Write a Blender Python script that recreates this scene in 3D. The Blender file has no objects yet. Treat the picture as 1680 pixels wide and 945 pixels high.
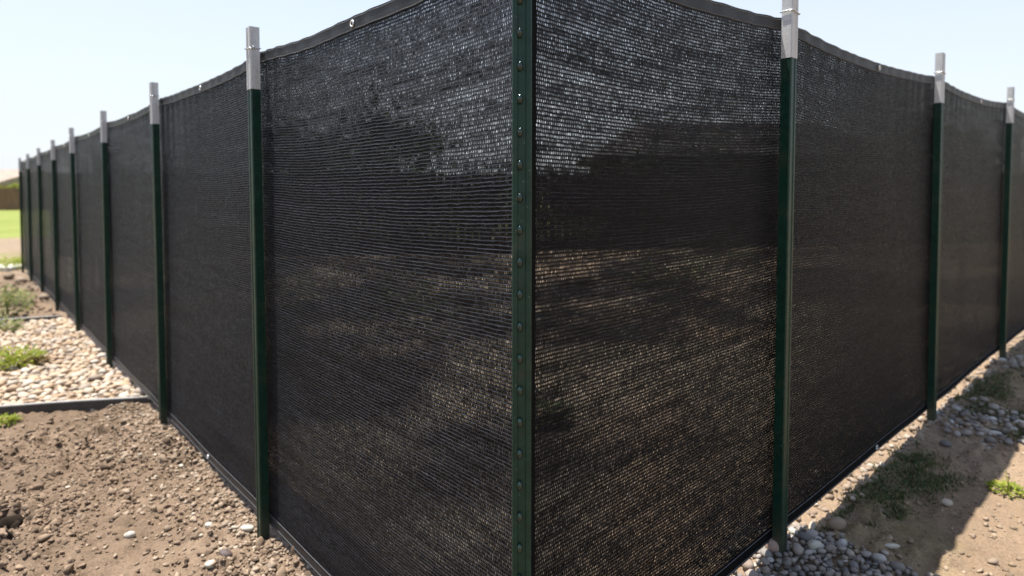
import bpy, math, random
import numpy as np
from mathutils import Vector, Matrix, Euler

R = random.Random(7)
NR = np.random.RandomState(11)
S = bpy.context.scene
COL = S.collection

# ------------------------------------------------------------------ camera numbers (metres, +Y away from the camera)
F = 1018.0                      # focal length in photograph pixels (1680 wide)
PITCH = math.atan(F / 25000)
CP, SP = math.cos(PITCH), math.sin(PITCH)
PY = 353.45
CAMZ = 1.30

def ray(u, v):
    a = (u - 840) / F; b = (PY - v) / F
    return np.array([a, CP + b * SP, -SP + b * CP])

# ------------------------------------------------------------------ numpy noise
def _h(ix, iy, seed):
    n = (ix.astype(np.int64) * 374761393 + iy.astype(np.int64) * 668265263 + seed * 1442695041) & 0xFFFFFFFF
    n = ((n ^ (n >> 13)) * 1274126177) & 0xFFFFFFFF
    n = (n ^ (n >> 16)) & 0xFFFFFFFF
    return n / 4294967295.0 * 2 - 1

def vnoise(x, y, seed=0):
    x = np.asarray(x, float); y = np.asarray(y, float)
    ix = np.floor(x); iy = np.floor(y)
    fx = x - ix; fy = y - iy
    fx = fx * fx * fx * (fx * (fx * 6 - 15) + 10); fy = fy * fy * fy * (fy * (fy * 6 - 15) + 10)
    a = _h(ix, iy, seed); b = _h(ix + 1, iy, seed); c = _h(ix, iy + 1, seed); d = _h(ix + 1, iy + 1, seed)
    return (a + (b - a) * fx) * (1 - fy) + (c + (d - c) * fx) * fy

def fbm(x, y, oct=4, seed=0, gain=.5):
    s = 0; a = 1; t = 0
    for i in range(oct):
        s = s + a * vnoise(x * 2 ** i + 17.3 * i, y * 2 ** i - 9.1 * i, seed + i); t += a; a *= gain
    return s / t

def sstep(a, b, x):
    t = np.clip((x - a) / (b - a), 0, 1)
    return t * t * (3 - 2 * t)

# ------------------------------------------------------------------ the layout of the two fence runs
C0 = np.array([.021, 1.243])
DL = np.array([-.903, 1.0]); DL /= np.linalg.norm(DL)
DR = np.array([1.11, 1.0]); DR /= np.linalg.norm(DR)
NL = np.array([-DL[1], DL[0]]);                    # outward normals
NRM = np.array([DR[1], -DR[0]])
if NL[1] > 0: NL = -NL
SL = [(y - C0[1]) / DL[1] - .0235 * y for y in (2.313, 3.422, 4.60, 5.745, 6.88, 8.02, 9.15, 10.2)]
SR = [(y - C0[1]) / DR[1] - .018 * y for y in (2.0226, 3.18, 4.323, 5.47, 6.62)]
L_END, R_END = SL[-1], SR[-1]

def gbase(x, y):
    x = np.asarray(x, float); y = np.asarray(y, float)
    left = -.0045 * np.clip(-x - 1, 0, 14) + .01
    right = .077 + .0155 * np.clip(x, 0, 12)
    k = sstep(-.35, .75, x)
    return left * (1 - k) + right * k

def px2g(u, v, dz=0.0):
    d = ray(u, v); t = CAMZ / -d[2]
    for _ in range(20):
        p = d * t
        t = (CAMZ - gbase(p[0], p[1]) - dz) / -d[2]
    p = d * t
    return float(p[0]), float(p[1])

E1a = np.array(px2g(235, 655, .04)); E1b = np.array(px2g(0, 672, .04))
E2a = np.array(px2g(97, 520, .03)); E2b = np.array(px2g(40, 527, .03))
E1d = (E1b - E1a) / np.linalg.norm(E1b - E1a)
E2d = E1d * .6 + .4 * (E2b - E2a) / np.linalg.norm(E2b - E2a); E2d /= np.linalg.norm(E2d)
E1n = np.array([E1d[1], -E1d[0]]);  E2n = np.array([E2d[1], -E2d[0]])
if E1n[1] < 0: E1n = -E1n
if E2n[1] < 0: E2n = -E2n

def zones(x, y):
    """masks 0..1 of what lies on the ground"""
    x = np.asarray(x, float); y = np.asarray(y, float)
    dl = (x - C0[0]) * NL[0] + (y - C0[1]) * NL[1]
    dr = (x - C0[0]) * NRM[0] + (y - C0[1]) * NRM[1]
    e1 = (x - E1a[0]) * E1n[0] + (y - E1a[1]) * E1n[1]
    e2 = (x - E2a[0]) * E2n[0] + (y - E2a[1]) * E2n[1]
    wob = fbm(x * 1.3, y * 1.3, 3, 5)
    out_l = (dl > -.12) & (x < .05)
    cob = out_l & (e1 > 0) & (e2 < 0)
    soil = out_l & (e1 <= 0)
    soil2 = out_l & (e2 >= 0) & (y < 9.6)
    lawn = (y + 1.2 * wob > 17.0)
    return dl, dr, e1, e2, cob, soil, soil2, lawn

PITX, PITY = px2g(6, 868)
def ground_z(x, y):
    x = np.asarray(x, float); y = np.asarray(y, float)
    dl, dr, e1, e2, cob, soil, soil2, lawn = zones(x, y)
    z = gbase(x, y)
    near = np.exp(-(np.maximum(0, y - 9) / 4) ** 2)
    rough = np.where(soil | soil2, 1.0, np.where(cob, .15, .62))
    big = fbm(x * 2.1, y * 2.1, 3, 21) * .022
    mid = fbm(x * 8, y * 8, 3, 31) * .016
    clod = np.maximum(0, fbm(x * 15, y * 15, 2, 41)) ** 1.15 * .052 - np.maximum(0, -fbm(x * 19 + 7, y * 19, 2, 45) - .15) * .03
    fine = fbm(x * 31, y * 31, 2, 51) * .012
    patch = sstep(-.25, .45, fbm(x * 1.7 + 3, y * 1.7, 2, 61))
    z = z + near * rough * (big + mid + (clod + fine) * (.5 + .8 * patch))
    # loose spoil thrown up on the left corner of the bed, with a small dark pit in it
    r2 = ((x - PITX) ** 2 + (y - PITY) ** 2)
    z = z + .04 * np.exp(-r2 / .10) * (1 + .9 * fbm(x * 14, y * 14, 2, 77)) - .05 * np.exp(-r2 / .012)
    # gravelly lip along the left fence foot
    z = z + np.where(soil, .018 * np.exp(-((dl - .10) / .10) ** 2), 0)
    return z

def gz(x, y): return float(ground_z(np.array([x]), np.array([y]))[0])

# ------------------------------------------------------------------ mesh + object helpers
class MB:
    def __init__(s): s.v = []; s.f = []; s.n = 0
    def add(s, v, f):
        v = [tuple(p) for p in v]
        s.v += v; s.f += [tuple(i + s.n for i in q) for q in f]; s.n += len(v)
    def box(s, c, d, rz=0, bev=0):
        x, y, z = d[0] / 2, d[1] / 2, d[2] / 2
        co, si = math.cos(rz), math.sin(rz)
        P = []
        for sx, sy, sz in ((-1,-1,-1),(1,-1,-1),(1,1,-1),(-1,1,-1),(-1,-1,1),(1,-1,1),(1,1,1),(-1,1,1)):
            a, b = sx * x, sy * y
            P.append((c[0] + a * co - b * si, c[1] + a * si + b * co, c[2] + sz * z))
        s.add(P, [(3,2,1,0),(4,5,6,7),(0,1,5,4),(1,2,6,5),(2,3,7,6),(3,0,4,7)])
    def prism(s, prof, z0, z1, closed=True):
        n = len(prof)
        V = [(p[0], p[1], z0) for p in prof] + [(p[0], p[1], z1) for p in prof]
        Fq = [(i, (i + 1) % n, n + (i + 1) % n, n + i) for i in range(n)]
        s.add(V, Fq + [tuple(range(n - 1, -1, -1)), tuple(range(n, 2 * n))])
    def tube(s, pts, rad, k=8):
        V = []; n = len(pts)
        for i, p in enumerate(pts):
            p = Vector(p)
            t = (Vector(pts[min(i + 1, n - 1)]) - Vector(pts[max(i - 1, 0)])).normalized()
            up = Vector((0, 0, 1)) if abs(t.z) < .9 else Vector((1, 0, 0))
            a = t.cross(up).normalized(); b = t.cross(a).normalized()
            r = rad[i] if isinstance(rad, (list, tuple)) else rad
            for j in range(k):
                q = 2 * math.pi * j / k
                V.append(p + a * math.cos(q) * r + b * math.sin(q) * r)
        Fq = []
        for i in range(n - 1):
            for j in range(k):
                Fq.append((i * k + j, i * k + (j + 1) % k, (i + 1) * k + (j + 1) % k, (i + 1) * k + j))
        Fq += [tuple(range(k - 1, -1, -1)), tuple(range((n - 1) * k, n * k))]
        s.add(V, Fq)
    def build(s, name, mat, parent=None, smooth=False, bevel=0):
        me = bpy.data.meshes.new(name); me.from_pydata(s.v, [], s.f); me.update()
        return link(name, me, mat, parent, smooth, bevel)

def link(name, me, mat, parent=None, smooth=False, bevel=0):
    o = bpy.data.objects.new(name, me); COL.objects.link(o)
    if mat and not me.materials: me.materials.append(mat)
    if smooth: me.polygons.foreach_set('use_smooth', [True] * len(me.polygons))
    if bevel:
        m = o.modifiers.new('bevel', 'BEVEL'); m.width = bevel; m.segments = 2; m.limit_method = 'ANGLE'
    if parent: o.parent = parent
    return o

def npmesh(name, V, Fq):
    """fast mesh from arrays; Fq (n,3) or (n,4)"""
    me = bpy.data.meshes.new(name)
    V = np.asarray(V, np.float32); Fq = np.asarray(Fq, np.int32); k = Fq.shape[1]
    me.vertices.add(len(V)); me.vertices.foreach_set('co', V.ravel())
    me.loops.add(Fq.size); me.loops.foreach_set('vertex_index', Fq.ravel())
    me.polygons.add(len(Fq)); me.polygons.foreach_set('loop_start', np.arange(0, Fq.size, k, dtype=np.int32))
    me.polygons.foreach_set('loop_total', np.full(len(Fq), k, np.int32))
    me.update(calc_edges=True); me.validate()
    return me

def empty(name, loc, label=None, cat=None, group=None, rz=0):
    o = bpy.data.objects.new(name, None); COL.objects.link(o); o.location = loc; o.rotation_euler.z = rz
    o.empty_display_size = .1
    return tag(o, label, cat, group)

def tag(o, label=None, cat=None, group=None, kind=None):
    if label: o['label'] = label
    if cat: o['category'] = cat
    if group: o['group'] = group
    if kind: o['kind'] = kind
    return o

# ------------------------------------------------------------------ materials
def new_mat(name):
    m = bpy.data.materials.new(name); m.use_nodes = True
    nt = m.node_tree; nt.nodes.clear()
    return m, nt
class G:
    """little node graph helper"""
    def __init__(s, name):
        s.m, s.nt = new_mat(name); s.out = s.nt.nodes.new('ShaderNodeOutputMaterial')
    def n(s, t, **kw):
        nd = s.nt.nodes.new(t)
        for k, v in kw.items():
            if k.startswith('i_'):
                key = k[2:]; key = int(key) if key.isdigit() else key.replace('_', ' ')
                s.put(nd.inputs[key], v)
            else: setattr(nd, k, v)
        return nd
    def put(s, sock, v):
        if hasattr(v, 'is_output') or isinstance(v, bpy.types.NodeSocket): s.nt.links.new(v, sock)
        else: sock.default_value = v
    def math(s, op, a, b=0.0, c=None, clamp=False):
        nd = s.nt.nodes.new('ShaderNodeMath'); nd.operation = op; nd.use_clamp = clamp
        s.put(nd.inputs[0], a); s.put(nd.inputs[1], b)
        if c is not None: s.put(nd.inputs[2], c)
        return nd.outputs[0]
    def mix(s, fac, a, b):
        nd = s.nt.nodes.new('ShaderNodeMix'); nd.data_type = 'RGBA'
        s.put(nd.inputs[0], fac); s.put(nd.inputs[6], a); s.put(nd.inputs[7], b)
        return nd.outputs[2]
    def ramp(s, fac, stops, interp='LINEAR'):
        nd = s.nt.nodes.new('ShaderNodeValToRGB'); nd.color_ramp.interpolation = interp
        e = nd.color_ramp.elements
        while len(e) < len(stops): e.new(.5)
        for q, (p, c) in zip(e, stops):
            q.position = p; q.color = c if len(c) == 4 else (*c, 1)
        s.put(nd.inputs[0], fac); return nd.outputs[0]
    def noise(s, vec, scale, detail=3, rough=.55, dist=0, out=0):
        nd = s.nt.nodes.new('ShaderNodeTexNoise'); s.put(nd.inputs['Vector'], vec)
        nd.inputs['Scale'].default_value = scale; nd.inputs['Detail'].default_value = detail
        nd.inputs['Roughness'].default_value = rough; nd.inputs['Distortion'].default_value = dist
        return nd.outputs[out]
    def bsdf(s, **kw):
        nd = s.nt.nodes.new('ShaderNodeBsdfPrincipled')
        for k, v in kw.items(): s.put(nd.inputs[k.replace('_', ' ')], v)
        return nd
    def bump(s, h, strength=.5, dist=.01):
        nd = s.nt.nodes.new('ShaderNodeBump'); s.put(nd.inputs['Height'], h)
        nd.inputs['Strength'].default_value = strength; nd.inputs['Distance'].default_value = dist
        return nd.outputs[0]
    def done(s, sh):
        s.nt.links.new(sh, s.out.inputs[0]); return s.m
    def obj(s): return s.n('ShaderNodeTexCoord').outputs['Object']
    def pos(s): return s.n('ShaderNodeNewGeometry').outputs['Position']

def c4(r, g, b): return (r, g, b, 1)

def mat_simple(name, col, rough=.6, var=.25, scale=20, metallic=0, bump=0.0, bscale=60, spec=.5):
    g = G(name); v = g.obj()
    n = g.noise(v, scale, 4)
    lo = tuple(c * (1 - var) for c in col); hi = tuple(min(1, c * (1 + var)) for c in col)
    base = g.ramp(n, [(.3, lo), (.7, hi)])
    kw = dict(Base_Color=base, Roughness=rough, Metallic=metallic, Specular_IOR_Level=spec)
    b = g.bsdf(**kw)
    if bump: g.put(b.inputs['Normal'], g.bump(g.noise(v, bscale, 4), bump, .004))
    return g.done(b.outputs[0])

def mat_green():
    g = G('dark_green_paint'); v = g.obj()
    n = g.noise(v, 35, 5, .65); n2 = g.noise(v, 260, 3)
    base = g.ramp(n, [(.3, (.0025, .0195, .0125)), (.6, (.005, .033, .021)), (.8, (.010, .045, .030))])
    chips = g.math('GREATER_THAN', g.noise(v, 120, 2), .735)
    base = g.mix(chips, base, c4(.10, .11, .10))
    zz = g.n('ShaderNodeSeparateXYZ', i_0=v).outputs[2]
    foot = g.math('MULTIPLY', g.math('SUBTRACT', 1.0, g.math('DIVIDE', zz, .16), clamp=True), g.math('MULTIPLY', n, 1.3), clamp=True)
    dusty = g.math('MULTIPLY', g.math('SUBTRACT', g.noise(v, 14, 5, .7), .52, clamp=True), .9, clamp=True)
    base = g.mix(g.math('MAXIMUM', g.math('MULTIPLY', foot, .55), dusty), base, c4(.11, .085, .060))
    ro = g.ramp(n2, [(.3, (.30,) * 3), (.7, (.5,) * 3)])
    b = g.bsdf(Base_Color=base, Roughness=ro, Specular_IOR_Level=.3, Normal=g.bump(n2, .12, .002))
    return g.done(b.outputs[0])

def mat_steel():
    g = G('weathered_galvanised_steel'); v = g.obj()
    mp = g.n('ShaderNodeMapping'); g.put(mp.inputs['Vector'], v); mp.inputs['Scale'].default_value = (60, 60, 7)
    n = g.noise(mp.outputs[0], 1.0, 5, .6); n2 = g.noise(v, 90, 4)
    base = g.ramp(n, [(.25, (.36, .37, .37)), (.5, (.48, .49, .485)), (.75, (.58, .58, .57))])
    base = g.mix(g.math('MULTIPLY', g.math('SUBTRACT', n2, .52, clamp=True), 1.6, clamp=True), base, c4(.22, .20, .17))
    b = g.bsdf(Base_Color=base, Roughness=.75, Metallic=0.0, Specular_IOR_Level=.25, Normal=g.bump(n2, .2, .002))
    return g.done(b.outputs[0])

def mat_fabric():
    """black knitted shade cloth: rows of little openings between tape bands (uv in metres)"""
    g = G('knitted_shade_cloth')
    uv = g.n('ShaderNodeUVMap').outputs[0]
    # the knit is never quite regular: bend the rows a little
    wv = g.n('ShaderNodeMapping'); g.put(wv.inputs['Vector'], uv); wv.inputs['Scale'].default_value = (9, 26, 1)
    wv2 = g.n('ShaderNodeMapping'); g.put(wv2.inputs['Vector'], uv); wv2.inputs['Scale'].default_value = (70, 110, 1)
    wob2 = g.noise(wv2.outputs[0], 1.0, 2, .6, out=1)
    wob2 = g.n('ShaderNodeVectorMath', operation='SUBTRACT', i_0=wob2, i_1=(.5, .5, .5)).outputs[0]
    wob2 = g.n('ShaderNodeVectorMath', operation='MULTIPLY', i_0=wob2, i_1=(.006, .0042, 0)).outputs[0]
    wob = g.noise(wv.outputs[0], 1.0, 3, .6, out=1)
    wob = g.n('ShaderNodeVectorMath', operation='SUBTRACT', i_0=wob, i_1=(.5, .5, .5)).outputs[0]
    wob = g.n('ShaderNodeVectorMath', operation='MULTIPLY', i_0=wob, i_1=(.010, .0065, 0)).outputs[0]
    p = g.n('ShaderNodeVectorMath', operation='ADD', i_0=uv, i_1=g.n('ShaderNodeVectorMath', operation='ADD', i_0=wob, i_1=wob2).outputs[0]).outputs[0]
    sx = g.n('ShaderNodeSeparateXYZ', i_0=p)
    u, v = sx.outputs[0], sx.outputs[1]
    rv = g.math('DIVIDE', v, .0089)
    row = g.math('FLOOR', rv); fv = g.math('FRACT', rv)
    wn = g.n('ShaderNodeTexWhiteNoise', noise_dimensions='1D', i_W=row)
    ru = g.math('ADD', g.math('DIVIDE', u, .0059), g.math('MULTIPLY', wn.outputs[0], 7.0))
    colm = g.math('FLOOR', ru); fu = g.math('FRACT', ru)
    cell = g.n('ShaderNodeCombineXYZ', i_0=row, i_1=colm)
    wc = g.n('ShaderNodeTexWhiteNoise', noise_dimensions='2D', i_Vector=cell.outputs[0])
    rnd = wc.outputs[0]
    # larger scale: streaks along the rows where the knit is tighter or looser
    m1 = g.n('ShaderNodeMapping'); g.put(m1.inputs['Vector'], uv); m1.inputs['Scale'].default_value = (2.2, 34, 1)
    st = g.noise(m1.outputs[0], 1.0, 4, .6)
    m2 = g.n('ShaderNodeMapping'); g.put(m2.inputs['Vector'], uv); m2.inputs['Scale'].default_value = (14, 22, 1)
    st2 = g.noise(m2.outputs[0], 1.0, 4, .65)
    openn = g.math('ADD', g.math('MULTIPLY', g.math('SUBTRACT', st, .5), 1.4), g.math('MULTIPLY', g.math('SUBTRACT', st2, .5), 1.0))
    openn = g.math('ADD', openn, g.math('MULTIPLY', g.math('SUBTRACT', rnd, .5), .42))
    openn = g.math('ADD', openn, .80, clamp=True)
    # opening: rounded slot
    au = g.math('DIVIDE', g.math('ABSOLUTE', g.math('SUBTRACT', fu, .5)), .36)
    av = g.math('DIVIDE', g.math('ABSOLUTE', g.math('SUBTRACT', fv, .5)), .37)
    d = g.math('ADD', g.math('POWER', au, 2.6), g.math('POWER', av, 2.6))
    mask = g.math('SUBTRACT', 1.0, g.math('SMOOTH_MIN', d, 1.0, .15), clamp=True)
    mask = g.math('MULTIPLY', mask, 2.2, clamp=True)
    # threads crossing the opening let only part of the light through
    wt = g.n('ShaderNodeTexWhiteNoise', noise_dimensions='3D', i_Vector=g.n('ShaderNodeCombineXYZ', i_0=row, i_1=colm, i_2=3.7).outputs[0])
    thr = g.math('ADD', .72, g.math('MULTIPLY', g.math('POWER', wt.outputs[0], 2.2), .28))
    alpha = g.math('MULTIPLY', g.math('MULTIPLY', mask, openn), thr, clamp=True)
    # relief: tape band between the rows
    h = g.math('SUBTRACT', 1.0, g.math('MULTIPLY', mask, .6))
    h = g.math('ADD', h, g.math('MULTIPLY', g.math('SINE', g.math('MULTIPLY', fv, 6.283)), .35))
    h = g.math('ADD', h, g.math('MULTIPLY', rnd, .35))
    tint = g.ramp(rnd, [(0, (.0012, .0013, .0017)), (.75, (.003, .0032, .004)), (1, (.012, .0125, .015))])
    # a thicker yarn runs along every row, its paler colour painting in sheen
    m3 = g.n('ShaderNodeMapping'); g.put(m3.inputs['Vector'], uv); m3.inputs['Scale'].default_value = (24, 160, 1)
    yarn_n = g.ramp(g.noise(m3.outputs[0], 1.0, 4, .65), [(.32, (0, 0, 0)), (.68, (1, 1, 1))])
    yd = g.math('ABSOLUTE', g.math('SUBTRACT', fv, .93))
    yarn = g.math('MULTIPLY', g.math('SUBTRACT', 1.0, g.math('DIVIDE', yd, .17), clamp=True), yarn_n)
    m4 = g.n('ShaderNodeMapping'); g.put(m4.inputs['Vector'], uv); m4.inputs['Scale'].default_value = (1.3, 24, 1)
    band = g.ramp(g.noise(m4.outputs[0], 1.0, 5, .65), [(.36, (.25, .25, .25)), (.62, (1, 1, 1))])
    yarn = g.math('MULTIPLY', yarn, band)
    tint = g.mix(yarn, tint, c4(.105, .114, .138))
    h = g.math('ADD', h, g.math('MULTIPLY', yarn, .6))
    b = g.bsdf(Base_Color=tint, Roughness=g.ramp(rnd, [(0, (.38,) * 3), (1, (.62,) * 3)]), Specular_IOR_Level=.09,
               Normal=g.bump(h, .75, .003))
    t = g.n('ShaderNodeBsdfTransparent')
    mx = g.n('ShaderNodeMixShader', i_0=alpha, i_1=b.outputs[0], i_2=t.outputs[0])
    return g.done(mx.outputs[0])

def mat_hem():
    g = G('black_hem_tape')
    uv = g.n('ShaderNodeUVMap').outputs[0]
    mp = g.n('ShaderNodeMapping'); g.put(mp.inputs['Vector'], uv); mp.inputs['Scale'].default_value = (60, 900, 1)
    n = g.noise(mp.outputs[0], 1.0, 3)
    n2 = g.noise(uv, 18, 4)
    base = g.ramp(n2, [(.3, (.014, .014, .015)), (.7, (.026, .026, .028))])
    b = g.bsdf(Base_Color=base, Roughness=.5, Specular_IOR_Level=.3, Normal=g.bump(n, .35, .002))
    return g.done(b.outputs[0])

def mat_ground():
    g = G('bare_earth')
    p = g.pos()
    at = g.n('ShaderNodeAttribute', attribute_name='zone').outputs['Color']
    sp = g.n('ShaderNodeSeparateColor', i_0=at)
    soil, dry, grass = sp.outputs[0], sp.outputs[1], sp.outputs[2]
    n1 = g.noise(p, 1.6, 5, .6); n2 = g.noise(p, 14, 5, .65); n3 = g.noise(p, 95, 4, .7)
    dirt = g.ramp(n1, [(.3, (.185, .130, .084)), (.55, (.265, .19, .125)), (.75, (.325, .242, .165))])
    dirt = g.mix(g.math('MULTIPLY', g.math('SUBTRACT', n2, .45, clamp=True), 2.2, clamp=True), dirt, c4(.20, .145, .095))
    earth = g.ramp(n1, [(.3, (.115, .080, .053)), (.5, (.178, .127, .087)), (.72, (.245, .180, .126))])
    earth = g.mix(g.math('MULTIPLY', g.math('SUBTRACT', n2, .5, clamp=True), 2.6, clamp=True), earth, c4(.072, .049, .032))
    straw = g.ramp(n2, [(.3, (.17, .135, .095)), (.7, (.26, .21, .15))])
    green = g.ramp(g.noise(p, .35, 5, .7), [(.3, (.15, .19, .036)), (.6, (.22, .25, .060)), (.8, (.30, .28, .10))])
    green = g.mix(g.math('MULTIPLY', n3, .35), green, c4(.06, .10, .02))
    c = g.mix(soil, dirt, earth); mul_ = g.n('ShaderNodeAttribute', attribute_name='dark_inside').outputs['Fac']; c = g.mix(mul_, c, g.ramp(n2, [(.3, (.018, .015, .013)), (.6, (.036, .030, .025)), (.8, (.075, .060, .047))])); c = g.mix(dry, c, straw); c = g.mix(grass, c, green)
    grain = g.ramp(n3, [(.25, (.72, .70, .68)), (.5, (1, 1, 1)), (.72, (1.25, 1.24, 1.22))])
    mul = g.n('ShaderNodeMix', data_type='RGBA', blend_type='MULTIPLY', i_0=1.0, i_6=c, i_7=grain)
    b = g.bsdf(Base_Color=mul.outputs[2], Roughness=.95, Specular_IOR_Level=.15,
               Normal=g.bump(g.math('ADD', n3, g.math('MULTIPLY', n2, 1.2)), .8, .012))
    return g.done(b.outputs[0])

def mat_stone(name, stops, per='object', rough=.75):
    g = G(name)
    if per == 'object': rnd = g.n('ShaderNodeObjectInfo').outputs['Random']; v = g.obj()
    else: rnd = g.n('ShaderNodeNewGeometry').outputs['Random Per Island']; v = g.pos()
    base = g.ramp(rnd, stops)
    off = g.n('ShaderNodeVectorMath', operation='ADD', i_0=v, i_1=g.n('ShaderNodeCombineXYZ', i_0=g.math('MULTIPLY', rnd, 37)).outputs[0]).outputs[0]
    sc = 1.0
    n = g.noise(off, 45 * sc, 5, .65); n2 = g.noise(off, 240 * sc, 3)
    k = g.ramp(n, [(.3, (.72, .70, .68)), (.55, (1, 1, 1)), (.75, (1.15, 1.13, 1.10))])
    mul = g.n('ShaderNodeMix', data_type='RGBA', blend_type='MULTIPLY', i_0=1.0, i_6=base, i_7=k)
    b = g.bsdf(Base_Color=mul.outputs[2], Roughness=rough, Specular_IOR_Level=.35, Normal=g.bump(n2, .25, .003))
    return g.done(b.outputs[0])

def mat_leaf(name, stops, per='island'):
    g = G(name)
    rnd = g.n('ShaderNodeNewGeometry').outputs['Random Per Island']
    col = g.ramp(rnd, stops)
    b = g.bsdf(Base_Color=col, Roughness=.55, Specular_IOR_Level=.3)
    t = g.n('ShaderNodeBsdfTranslucent', i_Color=col)
    mx = g.n('ShaderNodeMixShader', i_0=.35, i_1=b.outputs[0], i_2=t.outputs[0])
    return g.done(mx.outputs[0])

def mat_wood(name, col):
    g = G(name); v = g.obj()
    mp = g.n('ShaderNodeMapping'); g.put(mp.inputs['Vector'], v); mp.inputs['Scale'].default_value = (9, 9, .8)
    n = g.noise(mp.outputs[0], 1.5, 5, .65)
    base = g.ramp(n, [(.3, tuple(c * .65 for c in col)), (.7, tuple(c * 1.25 for c in col))])
    b = g.bsdf(Base_Color=base, Roughness=.85, Normal=g.bump(n, .3, .01))
    return g.done(b.outputs[0])

def mat_roof():
    g = G('roof_shingles'); v = g.obj()
    n = g.noise(v, 1.2, 4); n2 = g.noise(v, 30, 3)
    base = g.ramp(n, [(.3, (.25, .19, .15)), (.7, (.36, .28, .22))])
    base = g.mix(g.math('MULTIPLY', n2, .5), base, c4(.20, .15, .12))
    b = g.bsdf(Base_Color=base, Roughness=.9, Normal=g.bump(n2, .6, .02))
    return g.done(b.outputs[0])

M_STUD = mat_simple('glossy_green_stud', (.003, .016, .011), .16, .2, 200, 0, .1, 300, .6)
M_GREEN, M_STEEL, M_FAB, M_HEM, M_GROUND = mat_green(), mat_steel(), mat_fabric(), mat_hem(), mat_ground()
M_WIRE = mat_simple('bright_tie_wire', (.55, .55, .53), .35, .2, 60, .8)
M_BRASS = mat_simple('bright_eyelet_metal', (.78, .78, .76), .3, .1, 60, .6)
M_EDGE = mat_simple('dark_edging_plastic', (.035, .034, .033), .5, .3, 30, 0, .2)
M_EDGETOP = mat_simple('pale_scuffed_edging_rim', (.32, .31, .29), .6, .25, 20)
COB = [(0, (.27, .185, .115)), (.2, (.42, .31, .205)), (.4, (.48, .385, .28)), (.55, (.34, .235, .15)), (.7, (.50, .43, .345)), (.85, (.24, .19, .145)), (1, (.55, .49, .415))]
PEB = [(0, (.13, .120, .112)), (.2, (.22, .195, .168)), (.35, (.28, .235, .19)), (.5, (.16, .145, .135)), (.65, (.31, .28, .245)), (.8, (.24, .185, .145)), (.93, (.36, .33, .29)), (1, (.50, .48, .45))]
SOS = [(0, (.17, .122, .082)), (.35, (.235, .175, .122)), (.7, (.31, .24, .172)), (.9, (.21, .16, .115)), (1, (.46, .40, .32))]
CLD = [(0, (.075, .052, .034)), (.5, (.165, .115, .077)), (1, (.27, .197, .136))]
M_COB, M_COBS = mat_stone('river_cobble', COB), mat_stone('river_cobble_spread', COB, 'island')
M_PEB, M_PEBS = mat_stone('river_pebble', PEB), mat_stone('river_pebble_spread', PEB, 'island')
M_SOS, M_SOSS = mat_stone('field_stone', SOS), mat_stone('field_stone_spread', SOS, 'island')
M_CLOD = mat_stone('earth_clod', CLD, 'island', .95)
M_CLODR = mat_stone('dirt_crumb', [(0, (.15, .108, .072)), (.5, (.24, .178, .122)), (1, (.33, .25, .175))], 'island', .95)
M_WHITE = mat_simple('white_quartz', (.42, .39, .33), .7, .2, 30, 0, .2)
M_DARKEARTH = mat_simple('dark_earth', (.030, .022, .016), .95, .4, 60, 0, .8, 120, .1)  # near-black brown earth for the three dark clods
M_DARKST = mat_simple('dark_basalt', (.085, .062, .058), .7, .3, 30, 0, .3)
M_PINKST = mat_simple('reddish_granite', (.30, .215, .175), .65, .2, 40, 0, .2)

# ------------------------------------------------------------------ ground: one sheet out to the horizon
def lines(segs, grow_lo, grow_hi, k=1.16):
    L = []
    for a, b, st in segs:
        L += list(np.arange(a, b, st))
    L.append(segs[-1][1])
    st = segs[0][2]; x = L[0]; lo = []
    while x > grow_lo: st *= k; x -= st; lo.append(x)
    st = segs[-1][2]; x = L[-1]; hi = []
    while x < grow_hi: st *= k; x += st; hi.append(x)
    return np.array(lo[::-1] + L + hi)

gx = lines([(-3.3, -.5, .0125), (-.5, .7, .03), (.7, 3.0, .0135)], -900, 900)
gy = lines([(1.65, 3.9, .0125), (3.9, 7.0, .03)], -400, 1500)
X, Y = np.meshgrid(gx, gy)
Z = ground_z(X.ravel(), Y.ravel())
nx, ny = len(gx), len(gy)
idx = np.arange(nx * ny).reshape(ny, nx)
FQ = np.stack([idx[:-1, :-1].ravel(), idx[:-1, 1:].ravel(), idx[1:, 1:].ravel(), idx[1:, :-1].ravel()], 1)
gm = npmesh('ground', np.stack([X.ravel(), Y.ravel(), Z], 1), FQ)
xs, ys = X.ravel(), Y.ravel()
dl, dr, e1, e2, cob, soil, soil2, lawn = zones(xs, ys)
wob = fbm(xs * 1.3, ys * 1.3, 3, 5)
zc = np.zeros((len(xs), 4), np.float32); zc[:, 3] = 1
zc[:, 0] = np.where(soil | soil2 | cob, 1, 0)
inside = (dl < -.1) & (dr < -.1)
zc[:, 0] = np.where(inside, sstep(-.2, .3, fbm(xs * .8, ys * .8, 3, 91)) * .8, zc[:, 0])
zc[:, 1] = np.where((ys > 12.6) & (ys < 19), .55 + .3 * wob, 0)
zc[:, 1] = np.where(inside & (ys < 12.6), np.clip(fbm(xs * .7 + 5, ys * .7, 3, 95) * 2.5, 0, 1), zc[:, 1])
zc[:, 2] = np.where(lawn, .95, 0)
zc[:, 2] = np.where((~inside) & (xs < 0) & (ys > 10.6) & (ys < 12.8 + .5 * wob), .8, zc[:, 2])
rz_patch = sstep(.12, .42, fbm(xs * 1.6 + 2, ys * 1.6 - 4, 3, 71))
zc[:, 2] = np.where((dr > .1) & (ys < 12), .12 * rz_patch, zc[:, 2])
cm = np.where(inside & (ys < 12.4), sstep(-.50, .20, fbm(xs * 1.1 - 2, ys * .8 + 4, 4, 113) + .34 * sstep(.4, -.5, xs)), 0)  # inside ground coloured darker, most at left, to dim the view through cloth
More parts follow.
